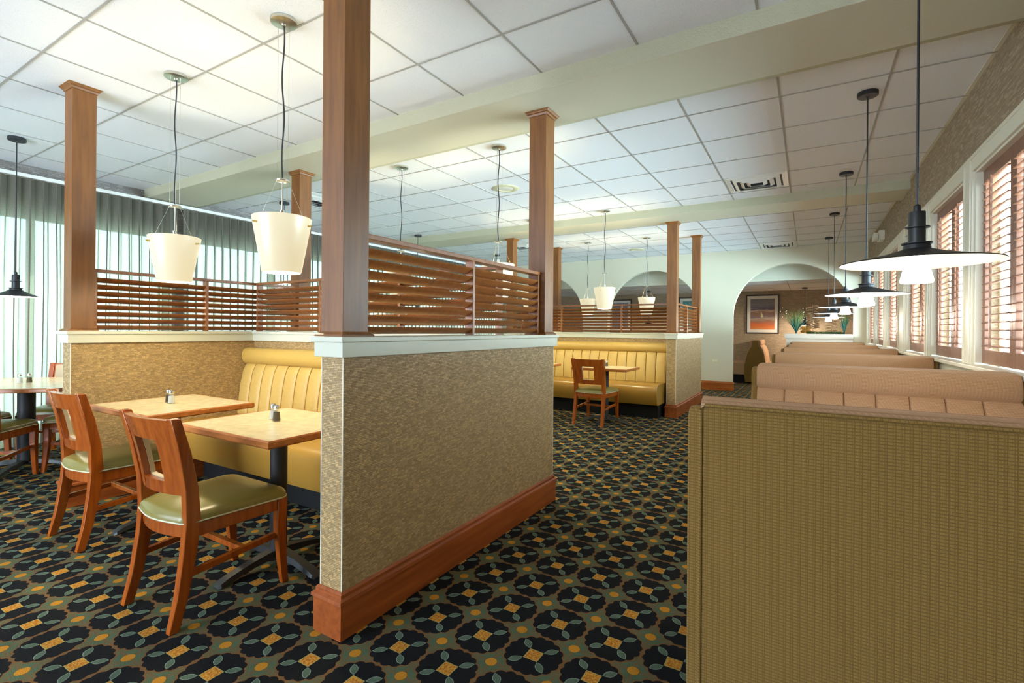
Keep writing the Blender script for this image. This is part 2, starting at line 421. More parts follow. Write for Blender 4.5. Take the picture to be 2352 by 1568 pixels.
win_where = ['nearest the camera', 'second from the camera', 'third from the camera', 'fourth from the camera', 'fifth from the camera', 'beside the far arched wall']
def shutter(y0, y1, label):
    t = thing('shutter_panel', label, 'shutter', (XR + .045, y0, Z0), 0, 'wooden plantation shutters along the right wall')
    W = y1 - y0; H = Z1 - Z0; f = MB(); s = .045
    f.box(-.014, .014, 0, s, 0, H).box(-.014, .014, W - s, W, 0, H).box(-.014, .014, s, W - s, 0, .085).box(-.014, .014, s, W - s, H - .075, H)
    obj('panel_frame', f, 'shutter', t, bevel=.002)
    l = MB(); n = int((H - .16) / .048); a = math.radians(-7); hw = .031
    for k in range(n):
        z = .085 + .024 + (H - .16) * k / n + .004
        prof = []
        for q in range(10):
            an = 2 * PI * q / 10; px = hw * math.cos(an); pz = .0045 * math.sin(an)
            # room edge up, street edge down
            prof.append((px * math.cos(a) + pz * math.sin(a), -px * math.sin(a) + pz * math.cos(a) + z))
        l.loft([[(x, yy, zz) for x, zz in prof] for yy in (s + .001, W - s - .001)])
    obj('louvers', l, 'shutter', t, True)
    obj('tilt_rod', MB().box(-.046, -.036, W / 2 - .006, W / 2 + .006, .10, H - .09), 'shutter', t)
    return t
for i, (a, c) in enumerate(WIN):
    p = obj('window_%d' % (i + 4), MB().box(1.06, 1.064, a, c, .985, 2.26), 'pane'); tag(p, 'window behind wooden shutters, %s' % win_where[i], 'window', None, 'structure')
    obj('window_frame', MB().box(1.04, 1.08, a, a + .03, .985, 2.26).box(1.04, 1.08, c - .03, c, .985, 2.26), 'trim', p)
    mid = (a + c) / 2
    shutter(a + .02, mid - .001, 'wooden shutter panel, nearer half of the right window %s' % win_where[i])
    shutter(mid + .001, c - .02, 'wooden shutter panel, farther half of the right window %s' % win_where[i])

struct('wall_rear_light_block', MB().box(XL, -5.6, YB - .12, YB, 0, CEIL).box(-2.2, 1.1, YB - .12, YB, 0, CEIL).box(-5.6, -2.2, YB - .12, YB, 2.4, CEIL), 'cream', 'unseen cream wall added behind the camera to hold back daylight, with a wide opening', 'wall')  # unseen wall added to limit the daylight coming from behind the camera
# far wall with three arches
def arch_wall(y0, y1):
    cs = [-5.555, -2.93, -.292]; R = 1.005; zs = 1.508; b = MB(); n = 28
    def strip(xa, xb, za, zb_): b.box(xa, xb, y0, y1, za, zb_)
    prev = XL
    for c in cs:
        strip(prev, c - R, 0, CEIL); prev = c + R
        pts = [(c - R * math.cos(PI * k / n), zs + R * math.sin(PI * k / n)) for k in range(n + 1)]
        rings = []
        for (x, z) in pts: rings.append([(x, y0, z), (x, y1, z), (x, y1, CEIL), (x, y0, CEIL)])
        b.loft(rings)
    strip(prev, XR, 0, CEIL)
    return b
struct('wall_far', arch_wall(YF, YF + .15), 'farwall', 'pale green far wall with three round arches', 'wall', True)
prof = [(.018, 0), (.018, .135), (.026, .14), (.024, .152), (.012, .158), (.012, .172), (.003, .18), (0, .18), (0, 0)]
def sweep(b, poly, prof, closed=True):
    """profile (offset, z) swept round a rectilinear footprint with mitred corners"""
    n = len(poly); rings = []
    area = sum(poly[i][0] * poly[(i + 1) % n][1] - poly[(i + 1) % n][0] * poly[i][1] for i in range(n)); sg = 1 if area > 0 else -1
    for i in range(n):
        p0, p1, p2 = Vector(poly[i - 1]), Vector(poly[i]), Vector(poly[(i + 1) % n])
        d1 = (p1 - p0).normalized(); d2 = (p2 - p1).normalized()
        n1 = Vector((d1.y, -d1.x)) * sg; n2 = Vector((d2.y, -d2.x)) * sg
        mdir = n1 + n2
        if not closed and i == 0: mdir = n2
        if not closed and i == n - 1: mdir = n1
        k = mdir.length_squared / 2 if (closed or 0 < i < n - 1) else 1
        k = 1 if not (closed or 0 < i < n - 1) else (n1 + n2).length_squared / 2
        mm = mdir / (k if k else 1)
        rings.append([(p1.x + mm.x * o, p1.y + mm.y * o, z) for o, z in prof])
    return b.loft(rings, True, not closed, closed)
def offset(poly, o):
    n = len(poly); area = sum(poly[i][0] * poly[(i + 1) % n][1] - poly[(i + 1) % n][0] * poly[i][1] for i in range(n)); sg = 1 if area > 0 else -1
    out = []
    for i in range(n):
        p0, p1, p2 = Vector(poly[i - 1]), Vector(poly[i]), Vector(poly[(i + 1) % n])
        d1 = (p1 - p0).normalized(); d2 = (p2 - p1).normalized()
        n1 = Vector((d1.y, -d1.x)) * sg; n2 = Vector((d2.y, -d2.x)) * sg
        q = p1 + (n1 + n2) * o; out.append((q.x, q.y))
    return out
b = MB()
for xa, xb in ((-1.925, -1.297), (-4.55, -3.935)): sweep(b, [(xa, YF + .001), (xa, YF), (xb, YF), (xb, YF + .15)][::1], prof, False)
struct('baseboard_far', b, 'basex', 'orange-brown wooden baseboard below the arched far wall', 'baseboard', True)

# room beyond the arches
struct('wall_back', MB().box(XL, 1.1, 14.28, 14.4, 0, 2.3), 'paper2', 'brown textured wallpaper wall beyond the arches', 'wall')
struct('trim_8', MB().box(XL, XR, 11.5, 11.6, 2.25, CEIL).box(XL, XR, YF + .15, 11.6, CEIL, CEIL + .05), 'cream', 'cream bulkhead above the passage beyond the arches', 'bulkhead')
struct('trim_9', MB().box(XL, XR, 11.6, 14.3, 2.25, 2.3), 'tile', 'lower tiled ceiling beyond the arches', 'ceiling')
g = MB()
for k in range(7): x = .85 - 1.22 * k; g.box(x - t_, x + t_, 11.6, 14.28, 2.246, 2.251)
for y in (12.3, 13.5): g.box(XL, XR, y - t_, y + t_, 2.246, 2.251)
struct('trim_10', g, 'grid', 'grey ceiling grid beyond the arches', 'ceiling grid')

# outside
struct('pavement', MB().box(-40, XL - .15, -20, 30, -.2, -.15).box(1.1, 40, -20, 40, -.2, -.15), 'concrete', 'pale pavement outside the windows', 'pavement')

# ------------------------------------------------------------------ half walls, posts and louvered screens
def half_wall(name, label, w1, w2, ya, yb, c0, c1):
    """H-shaped plan: two side walls joined by a cross wall"""
    x0, x1 = w2; x2, x3 = w1
    H = [(x0, ya), (x1, ya), (x1, c0), (x2, c0), (x2, ya), (x3, ya), (x3, yb), (x2, yb), (x2, c1), (x1, c1), (x1, yb), (x0, yb)]
    t = thing(name, label, 'partition wall', (0, 0, 0), 0, 'wallpapered half walls around the seating bays')
    obj('wall_body', MB().prism(H, 0, 1.10), 'paper', t)
    obj('ledge_cap', MB().prism(offset(H, .032), 1.146, 1.168), 'ledge', t, bevel=.004)
    obj('ledge_apron', MB().prism(offset(H, .021), 1.088, 1.147), 'ledge', t, bevel=.002)
    obj('baseboard', sweep(MB(), H, prof), 'base', t, True)
    cb = MB()
    for (x, y) in (H[0], H[1], H[4], H[5], H[6], H[7], H[10], H[11]):
        cx = .001 if x in (x1, x3) else -.001; cy = .001 if y == yb else -.001
        xa, xb = sorted((x + cx, x - cx * 3)); yaa, ybb = sorted((y + cy, y - cy * 3)); cb.box(xa, xb, yaa, ybb, .18, 1.088)
    obj('corner_bead', cb, 'trim', t)
    return t
W1 = (-1.665, -1.54); W2 = (-4.325, -4.20)
half_wall('half_wall', 'wallpapered half wall around the nearer seating bay, pale ledge on top', W1, W2, 1.30, 3.14, 2.565, 2.69)
half_wall('half_wall', 'wallpapered half wall around the farther seating bay, nearer the arches', (-1.68, -1.555), W2, 7.0, 8.90, 7.25, 7.375)

def post(x0, x1, y0, y1, ztop, label):
    cx, cy = (x0 + x1) / 2, (y0 + y1) / 2; t = thing('wooden_post', label, 'post', (cx, cy, 1.168), 0, 'square wooden posts on the half walls')
    a, c = (x1 - x0) / 2, (y1 - y0) / 2; zt = ztop - 1.168
    obj('post_shaft', MB().box(-a, a, -c, c, 0, zt), 'post', t, bevel=.002)
    sq = [(-a, -c), (a, -c), (a, c), (-a, c)]
    obj('base_moulding', sweep(MB(), sq, [(0, 0), (.018, 0), (.016, .008), (.008, .012), (.003, .019), (0, .019)]), 'post', t, True)
    obj('cap_moulding', sweep(MB(), sq, [(0, zt - .034), (.006, zt - .032), (.010, zt - .020), (.018, zt - .014), (.020, zt - .008), (.028, zt), (0, zt)]), 'post', t, True)
BZ = 2.717
post(-1.68, -1.55, 1.305, 1.435, CEIL, 'tall square wooden post at the near corner of the front half wall')
post(-1.68, -1.55, 3.02, 3.15, BZ, 'square wooden post at the aisle end of the near half wall, under the beam')
post(-4.327, -4.197, 1.30, 1.43, CEIL, 'square wooden post on the left front corner of the near bay')
post(-4.327, -4.197, 3.01, 3.14, BZ, 'square wooden post behind the right white shade, left rear of the near bay')
post(-1.69, -1.56, 7.02, 7.15, BZ, 'square wooden post on the aisle front corner of the far bay')
post(-1.69, -1.56, 8.75, 8.88, CEIL, 'square wooden post on the aisle rear corner of the far bay')
post(-4.327, -4.197, 7.02, 7.15, BZ, 'square wooden post on the left front corner of the far bay')
post(-4.327, -4.197, 8.75, 8.88, CEIL, 'orange-lit square wooden post on the left rear corner of the far bay')

def screen(p0, p1, label, mull, flip=1):
    """louvered screen from p0 to p1 (xy), local +x along it; room side is local -y"""
    d = Vector(p1) - Vector(p0); L = d.length; rot = math.atan2(d.y, d.x)
    t = thing('louvered_screen', label, 'screen', (p0[0], p0[1], 1.168), rot, 'louvered wooden screens on top of the half walls')
    H = .432
    obj('top_rail', MB().box(0, L, -.03, .03, H - .022, H), 'slat', t, bevel=.003)
    e = .022
    for x in [0, L - e] + [m - e / 2 for m in mull]:
        obj('stile', MB().box(x, x + e, -.026, .026, 0, H - .022), 'slat', t, bevel=.002)
    xs = sorted([0] + mull + [L]); l = MB(); n = 8; a = math.radians(-32) * flip; hw = .0305
    for i in range(len(xs) - 1):
        xa = xs[i] + (e if i == 0 else e / 2) - .001; xb = xs[i + 1] - (e if i == len(xs) - 2 else e / 2) + .001
        for k in range(n):
            z = .024 + k * .0475
            pr = [(hw * math.cos(q * PI / 5), .0055 * math.sin(q * PI / 5)) for q in range(10)]
            pr = [(y * math.cos(a) - zz * math.sin(a), y * math.sin(a) + zz * math.cos(a) + z) for y, zz in pr]
            l.extx(pr, xa, xb)
    obj('slats', l, 'slat', t, True)
xw = -1.615
screen((xw, 1.437), (xw, 3.018), 'dark louvered screen beside the tall front post, facing the aisle', [.80])
screen((-4.262, 1.432), (-4.262, 3.008), 'louvered screen left of the two white shades, on the near left half wall', [.755])
screen((-4.225, 2.625), (-1.66, 2.625), 'louvered screen on the near bay cross wall between both side screens', [.86, 1.72])
screen((-1.625, 7.152), (-1.625, 8.748), 'louvered screen between the two aisle posts of the far bay', [.80])
screen((-4.262, 7.152), (-4.262, 8.748), 'louvered screen on the left side wall of the far bay', [.80])
screen((-4.195, 7.31), (-1.692, 7.31), 'long louvered screen above the far gold bench', [.76, 1.76])

# ------------------------------------------------------------------ gold benches
def channel_back(L, prof, n, depth=.018):
    """fluted upholstered back; prof = (y, z) front curve from bottom to top; returns mesh with back closed"""
    b = MB(); rings = []; T = (0, .035, .09, .2, .35, .5, .65, .8, .91, .965); Fv = (-1.1, .25, .6, .85, .97, 1, .97, .85, .6, .25)
    for i in range(n * len(T) + 1):
        c, k = divmod(i, len(T)); x = L * (c + T[k]) / n; f = Fv[k]
        if i in (0, n * len(T)): f = .2
        ring = []
        for j, (y, z) in enumerate(prof): ring.append((x, y - depth * f * (1 if 0 < j < len(prof) - 1 else .5), z))
        ring += [(x, prof[-1][0] + .06, prof[-1][1]), (x, prof[0][0] + .12, prof[0][1])]
        rings.append(ring)
    return b.loft(rings)
def ell(cy, cz, ry, rz, n=16, a=0): return [(cy + ry * math.cos(2 * PI * k / n + a), cz + rz * math.sin(2 * PI * k / n + a)) for k in range(n)]
def gold_bench(label, x0, L, ywall):
    t = thing('upholstered_bench', label, 'bench', (x0, ywall - .62, 0), 0, 'gold banquette benches of the two bays')
    obj('kick_base', MB().box(.03, L - .03, .19, .60, 0, .20), 'kick', t)
    s = [(.10, .19), (.03, .20), (.012, .24), (.0, .33), (-.004, .39), (.012, .435), (.05, .463), (.12, .472), (.30, .468), (.50, .462), (.50, .19)]
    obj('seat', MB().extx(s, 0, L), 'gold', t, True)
    for x in (0.0, L): obj('seat_piping', MB().tube([(x, y - .001, z) for y, z in s[:8]], .004, 6), 'gold', t, True)
    pf = [(.475, .465), (.478, .50), (.487, .60), (.503, .72), (.523, .82), (.545, .875), (.560, .893)]
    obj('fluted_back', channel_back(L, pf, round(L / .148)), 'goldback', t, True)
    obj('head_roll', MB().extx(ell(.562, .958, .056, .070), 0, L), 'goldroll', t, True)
    return t
gold_bench('gold vinyl bench with fluted back along the near bay cross wall', -4.195, 2.525, 2.564)
gold_bench('gold vinyl bench with fluted back in the far bay, behind one chair', -4.18, 2.46, 7.249)

# ------------------------------------------------------------------ dining chair
def chair(label, loc, rot, group, pad='piping', seatmat='olive'):
    t = thing('dining_chair', label, 'chair', loc, rot, group)
    for s in (-1, 1):
        obj('rear_leg', MB().legpath([(s * .196, -.238, 0, .032, .036), (s * .193, -.205, .13, .036, .044), (s * .190, -.178, .30, .038, .052), (s * .190, -.168, .42, .040, .056),
            (s * .193, -.176, .55, .040, .050), (s * .200, -.205, .70, .040, .044), (s * .208, -.245, .842, .040, .036)]), 'chair', t, True, .003)
        obj('front_leg', MB().legpath([(s * .206, .236, 0, .028, .030), (s * .206, .222, .12, .032, .036), (s * .206, .212, .26, .038, .044), (s * .206, .214, .405, .042, .046)]), 'chair', t, True, .003)
    ap = MB().box(-.19, .19, .205, .228, .352, .405)
    for s in (-1, 1): ap.loft([[(s * .183, -.16, z) for z in (.350, .405)] + [(s * .206, -.16, z) for z in (.405, .350)], [(s * .196, .21, z) for z in (.352, .405)] + [(s * .219, .21, z) for z in (.405, .352)]])
    n = 8   # curved rear apron
    ap.loft([[(-.18 + .36 * k / n, -.175 - .035 * math.sin(PI * k / n) + dy, z) for dy, z in ((-.012, .350), (-.012, .405), (.012, .405), (.012, .350))] for k in range(n + 1)])
    obj('seat_frame', ap, 'chair', t, True, .002)
    st = MB()
    for s in (-1, 1): st.loft([[(s * (.192 + dx), y, z + dz) for dx, dz in ((-.011, -.013), (.011, -.013), (.011, .013), (-.011, .013))] for y, z in ((-.19, .205), (.22, .235))])
    st.box(-.19, .19, .035, .06, .212, .236)
    obj('stretchers', st, 'chair', t, False, .002)
    # seat cushion: rounded trapezoid, bowed rear edge
    def outline(ins, z):
        pts = []; fx, bx, fy, by = .232 - ins, .205 - ins, .248 - ins, -.205 + ins; r = .05
        for cx, cy, a0 in ((fx - r, fy - r, 0), (-fx + r, fy - r, 90), (-bx + r, by + r, 180), (bx - r, by + r, 270)):
            for k in range(6):
                a = math.radians(a0 + 18 * k); pts.append((cx + r * math.cos(a), cy + r * math.sin(a), z))
            if a0 == 180:
                for k in range(1, 6): pts.append((cx + (bx * 2 - 2 * r) * k / 6, by - .025 * math.sin(PI * k / 6), z))
        return pts
    c = MB().loft([outline(.008, .405), outline(.0, .412), outline(.0, .428), outline(.008, .442), outline(.03, .454), outline(.08, .463), outline(.14, .467)])
    obj('seat_cushion', c, seatmat, t, True)
    o = outline(-.002, .411); obj('seat_piping', MB().tube([Vector(p) for p in o + [o[0]]], .0035, 6), 'piping', t, True)
    # back panel: curved board with a window
    def yb(z): 
        P = [(.42, -.168), (.55, -.176), (.70, -.205), (.842, -.245)]
        for (a, ya), (c_, yc) in zip(P, P[1:]):
            if z <= c_: return ya + (yc - ya) * (z - a) / (c_ - a)
        return P[-1][1] + (z - .842) * -.28
    def slab(b, xa, xb, za, zb, th, off, taper=0.0):
        nx, nz = 8, 4; hw = lambda z: .186 + (z - .5) * .05
        def P(u, v, side):
            z = za + (zb - za) * v; x = xa + (xb - xa) * u; xx = x * (1 + taper * (z - .67)); q = min(1, abs(x) / .19)
            y = yb(z) - .034 * (1 - q * q) + off - th / 2 + th * side; return (xx, y, z)
        rings = []
        for i in range(nx + 1):
            u = i / nx; rings.append([P(u, j / nz, 0) for j in range(nz + 1)] + [P(u, j / nz, 1) for j in range(nz, -1, -1)])
        b.loft(rings)
    b = MB()
    slab(b, -.19, -.088, .52, .835, .026, 0, .18); slab(b, .088, .19, .52, .835, .026, 0, .18)
    slab(b, -.0885, .0885, .748, .835, .026, 0, .18); slab(b, -.0885, .0885, .52, .572, .026, 0, .18)
    obj('back_panel', b, 'chair', t, True)
    b = MB()
    slab(b, -.165, -.082, .535, .825, .018, .021, .18); slab(b, .082, .165, .535, .825, .018, .021, .18)
    slab(b, -.0825, .0825, .742, .825, .018, .021, .18); slab(b, -.0825, .0825, .535, .578, .018, .021, .18)
    obj('back_pad', b, pad, t, True)
    return t
ch1 = chair('wooden dining chair at the near right table, closest to the camera', (-2.325, 1.215, 0), 0, None, 'pad')
dup(ch1, (-3.515, 1.31, 0), .0, 'wooden dining chair at the table with the left white shade above')
dup(ch1, (-2.355, 6.045, 0), -.06, 'lone wooden dining chair in front of the far gold bench')
CL = Vector((-5.68, 1.47)); GR = 'dining chairs around the square table by the curtain'
for ang, lab in ((-45, 'olive chair tucked under the left table by the curtain, frontmost seat'), (45, 'chair at the left curtain table, tan padded back facing the camera'),
                 (135, 'chair behind the black column of the left curtain table'), (225, 'chair cut by the left frame edge at the curtain table')):
    a = math.radians(ang); p = CL + Vector((math.cos(a), math.sin(a))) * .475
    dup(ch1, (p.x, p.y, 0), a + PI / 2, lab, GR)

# ------------------------------------------------------------------ tables
def table(label, loc, w, d, rot=0, rp=.041, arm=.30, group=None):
    t = thing('dining_table', label, 'table', loc, rot, group)
    e = .012
    obj('table_top', MB().box(-w / 2 + e, w / 2 - e, -d / 2 + e, d / 2 - e, .686, .7195), 'laminate', t)
    fr = MB(); sweep(fr, [(-w / 2 + e, -d / 2 + e), (w / 2 - e, -d / 2 + e), (w / 2 - e, d / 2 - e), (-w / 2 + e, d / 2 - e)], [(0, .686), (e * .6, .686), (e, .692), (e, .714), (e * .6, .720), (0, .720)])
    obj('edge_band', fr, 'edge', t, True)
    obj('column', MB().lathe([(rp, .06), (rp, .672)], seg=24), 'pole', t, True)
    obj('mounting_plate', MB().box(-.14, .14, -.022, .022, .672, .686).box(-.022, .022, -.14, .14, .672, .686), 'black', t)
    for k in range(4):
        a = PI / 2 * k; R = []
        for r, z, wd, h in ((.0, .055, .034, .03), (.06, .052, .030, .028), (arm * .55, .040, .026, .022), (arm * .85, .022, .028, .018), (arm, .012, .030, .012), (arm + .012, .004, .02, .004)):
            R.append([(r * math.cos(a) - s * wd * math.sin(a), r * math.sin(a) + s * wd * math.cos(a), z + q * h) for s, q in ((-1, -.4), (-.8, .8), (.8, .8), (1, -.4))])
        obj('foot', MB().loft(R), 'blackg', t, True)
    return t
TB = (-2.32, 1.555); TA = (-3.42, 1.565); TC = (-2.275, 6.20)
table('small square table with oak edge at the right of the near bay', (TB[0], TB[1], 0), .76, .61)
table('small square table with oak edge at the left of the near bay', (TA[0], TA[1], 0), .74, .61)
table('small table in front of the far gold bench, behind the lone chair', (TC[0], TC[1], 0), .74, .56)
table('small table at the left end of the far gold bench, mostly hidden', (-3.42, 6.20, 0), .74, .56)
table('larger square table set diagonally beside the left curtains', (CL.x, CL.y, 0), 1.0, 1.0, PI / 4, .058, .36)

def shaker(kind, label, x, y, grp):
    t = thing(kind + '_shaker', label, kind + ' shaker', (x, y, .7205), random.random(), grp)
    def oct_(r, z): return [(r * math.cos(2 * PI * k / 10), r * math.sin(2 * PI * k / 10), z) for k in range(10)]
    obj('jar', MB().loft([oct_(.0205, 0), oct_(.021, .004), oct_(.0165, .048), oct_(.0135, .056), oct_(.013, .060)]), 'jar', t)
    obj('contents', MB().loft([oct_(.0185, .004), oct_(.0150, .046)]), 'salt' if kind == 'salt' else 'pepper', t)
    obj('lid', MB().lathe([(.0145, .058), (.0150, .062), (.0150, .074), (.0120, .080), (.005, .083)], seg=20), 'chrome', t, True)
for (a, c, n) in (((-3.50, 1.575), (-3.432, 1.560), 'left table of the near bay'), ((-2.40, 1.575), (-2.338, 1.552), 'right table of the near bay'), ((-5.65, 1.42), (-5.635, 1.475), 'curtain table at the left')):
    first, second = ('pepper', 'salt') if 'left table' in n else ('salt', 'pepper')
    shaker(first, 'glass %s shaker with chrome lid on the %s' % (first, n), a[0], a[1], 'salt and pepper shakers')
    shaker(second, 'glass %s shaker with chrome lid on the %s' % (second, n), c[0], c[1], 'salt and pepper shakers')
shaker('salt', 'glass salt shaker beside the lone chair of the far bay', -2.365, 6.30, 'salt and pepper shakers')
shaker('pepper', 'glass pepper shaker beside the lone chair of the far bay', -2.30, 6.30, 'salt and pepper shakers')

# ------------------------------------------------------------------ booths on the right
BZT = 1.012
def booth(label, loc, rot, L, front=True, back=True, mat='tweed', far_open=False):
    """high-backed booth seat, local x along it, local -y the camera side"""
    t = thing('booth_seat', label, 'booth', loc, rot, 'high backed booths along the shuttered windows')
    sides = ([-1] if front else []) + ([1] if back else [])
    for s in sides:
        pf = [(.215, .46), (.205, .52), (.190, .62), (.170, .72), (.145, .80), (.115, .855), (.095, .875)]
        cb = channel_back(L - .07, [(-y, z) for y, z in pf], round((L - .07) / .147), .010)
        # channel_back closes towards +y; keep its inner face inside the core
        if s > 0: cb.v = [(x, -y, z) for x, y, z in cb.v]
        cb.v = [(x + .035, y, z) for x, y, z in cb.v]; obj('fluted_back', cb, mat, t, True)
        rl = [(.0, .872), (.055, .868), (.098, .873), (.112, .89), (.116, .93), (.108, .975), (.085, 1.004), (.045, BZT), (.0, BZT - .004)]
        rings = []
        for x, k in ((.030, .80), (.036, .93), (.05, 1.0), (L - .05, 1.0), (L - .036, .93), (L - .03, .80)):
            rings.append([(x, s * y * k, .94 + (z - .94) * k) for y, z in rl])
        obj('head_roll', MB().loft(rings), mat, t, True)
        st = [(.20, .20), (.66, .20), (.675, .26), (.685, .40), (.665, .445), (.62, .462), (.30, .460), (.20, .455)]
        obj('seat_cushion', MB().extx([(s * y, z) for y, z in st], .03, L - .03), 'booth_seat', t, True)
    y0 = -.20 if front else -.012; y1 = .20 if back else .012
    ym0 = -.66 if front else y0; ym1 = .66 if back else y1
    obj('kick_base', MB().box(.05, L - .05, ym0 * .82, ym1 * .82, 0, .195), 'kick', t)
    if not (front and back):
        s = -1 if back else 1
        ya, yb_ = sorted((0, s * .030))
        obj('outer_panel', MB().box(.033, L - .033, ya, yb_, .03, .996), 'tweedo', t, bevel=.008)
        cr = MB().extx([(s * y, z) for y, z in ((.028, .99), (.026, 1.002), (.012, 1.012), (-.02, 1.018), (-.05, 1.012), (-.05, .98))], .033, L - .033); obj('top_welt', cr, mat, t, True)
        obj('piping', MB().tube([(.034, s * .030, .04), (.034, s * .030, .985), (.046, s * .031, .998), (L - .04, s * .031, .998)], .0055, 8), 'tweedo', t, True)
    # vase shaped end panels
    hy = [(.20, .03), (.235, .20), (.225, .42), (.20, .55), (.160, .70), (.115, .80), (.075, .86), (.062, .90), (.066, .94), (.055, .975), (.025, .99)]
    def ends(x0, x1):
        poly = []
        if front: poly += [(-y, z) for y, z in hy]
        else: poly += [(-.030, .03), (-.030, .975), (-.018, .988), (-.01, .992)]
        r = [(y, z) for y, z in hy] if back else [(.030, .03), (.030, .975), (.018, .988), (.01, .992)]
        poly = poly + r[::-1]
        rings = []
        for x, k in ((x0, .965), (x0 + .006, 1.0), (x1, 1.0)): rings.append([(x, y * (k if abs(y) > .05 else 1), z if z < .5 else z - (1 - k) * .2) for y, z in poly])
        return MB().loft(rings)
    e = ends(0, .034); obj('end_panel', e, 'tweedo', t, True, .006)
    e = ends(0, .034); e.v = [(L - x, y, z) for x, y, z in e.v]; obj('end_panel', e, 'tweedo', t, True, .006)
    return t
XB0 = -.283; LB = .90 - XB0
booth('closest booth back with olive grid fabric, filling the lower right corner', (XB0, 1.455, 0), 0, 1.19, False, True)
b2 = booth('tan booth with fluted back facing the camera, just behind the olive booth back', (XB0, 3.30, 0), 0, LB)
dup(b2, (XB0, 5.20, 0), 0, 'tan double booth, third row from the camera')
dup(b2, (XB0, 7.02, 0), 0, 'tan double booth, fourth row from the camera')
dup(b2, (XB0, 8.85, 0), 0, 'tan double booth, fifth row from the camera')
b6 = booth('tan booth against the far wall, below the white planter ledge', (XB0, 10.76, 0), 0, LB, True, False)
bb = booth('tan booth seen end on beyond the right arch, under the framed sunset', (-1.03, 12.62, 0), PI / 2, 1.55)

# ------------------------------------------------------------------ pendant lamps
def white_pendant(label, x, y):
    t = thing('white_glass_pendant', label, 'pendant lamp', (x, y, CEIL), 0, 'white glass bucket pendants over the bays')
    obj('canopy', MB().lathe([(.063, 0), (.066, -.004), (.066, -.018), (.05, -.022), (.012, -.024), (.010, -.034)], seg=32), 'nickel', t, True)
    pts = [(.004 * math.sin(k * 1.3), .004 * math.cos(k * .9), -.03 - (.78 - .03) * k / 24) for k in range(25)]
    pts = [(.006 * math.sin(k * .55) * (k > 0), .003 * math.cos(k * .4), -.03 - .80 * k / 24) for k in range(25)]
    obj('cord', MB().tube(pts, .0042, 6), 'black', t, True)
    wi = MB(); zt = -1.045; rt = .146; rb = .096; zb = -1.33
    for k in range(3):
        a = .5 + 2 * PI * k / 3; c, s = math.cos(a), math.sin(a)
        wi.tube([(.03 * c, .03 * s, -.02), (.030 * c, .030 * s, -.845)], .0009, 5).tube([(.030 * c, .030 * s, -.845), (.131 * c, .131 * s, -1.085)], .0011, 5)
    obj('suspension_wires', wi, 'nickel', t)
    obj('spreader_disc', MB().lathe([(.012, -.838), (.034, -.840), (.036, -.845), (.034, -.850), (.012, -.852)], seg=24), 'nickel', t, True)
    obj('socket', MB().lathe([(.0035, -.852), (.0035, -1.00), (.013, -1.002), (.013, -1.055), (.018, -1.06), (.018, -1.13)], seg=16), 'nickel', t, True)
    sh = MB().lathe([(rt, zt), (rb, zb + .006), (rb - .004, zb), (rb - .008, zb + .006), (rt - .006, zt), (rt - .003, zt + .003)], seg=48, caps=False)
    n = 48; base = 0
    for k in range(n): sh.quad(5 * n + k, 5 * n + (k + 1) % n, (k + 1) % n, k)
    obj('glass_shade', sh, 'shade', t, True)
    pn = MB()
    for k in range(3):
        a = .5 + 2 * PI * k / 3; c, s = math.cos(a), math.sin(a); pn.tube([(.115 * c, .115 * s, -1.085), (.160 * c, .160 * s, -1.085)], .0055, 8)
    obj('shade_pins', pn, 'brass', t, True)
    obj('bulb_glass', MB().lathe([(.004, -1.12), (.024, -1.15), (.032, -1.19), (.026, -1.23), (.006, -1.245)], seg=16), 'bulb', t, True)
    bulb('lamp_light', (0, 0, -1.29), WP_DOWN, parent=t, r=.05); bulb('lamp_light', (0, 0, -1.10), WP_UP, parent=t, r=.06)
    return t
WP_DOWN, WP_UP = 18, 2.6
wp = white_pendant('lit white glass shade in the foreground, right of the pair over the near tables', -2.375, 1.60)
for x, y, lab in ((-3.495, 1.60, 'lit white glass shade hanging over the left table of the near bay'), (-3.49, 3.65, 'white shade seen through the near louvered screen, left of two'),
                  (-2.35, 3.67, 'white shade just behind the near cross wall, left of the beam post'), (-2.355, 6.35, 'tallest white shade above the lone chair of the far bay'),
                  (-3.49, 6.35, 'white shade above the hidden left table of the far bay'), (-3.475, 8.49, 'white shade behind the far louvered screen, left one'),
                  (-2.395, 8.52, 'white shade behind the far louvered screen, right one beneath the arch')):
    dup(wp, (x, y, CEIL), 0, lab)

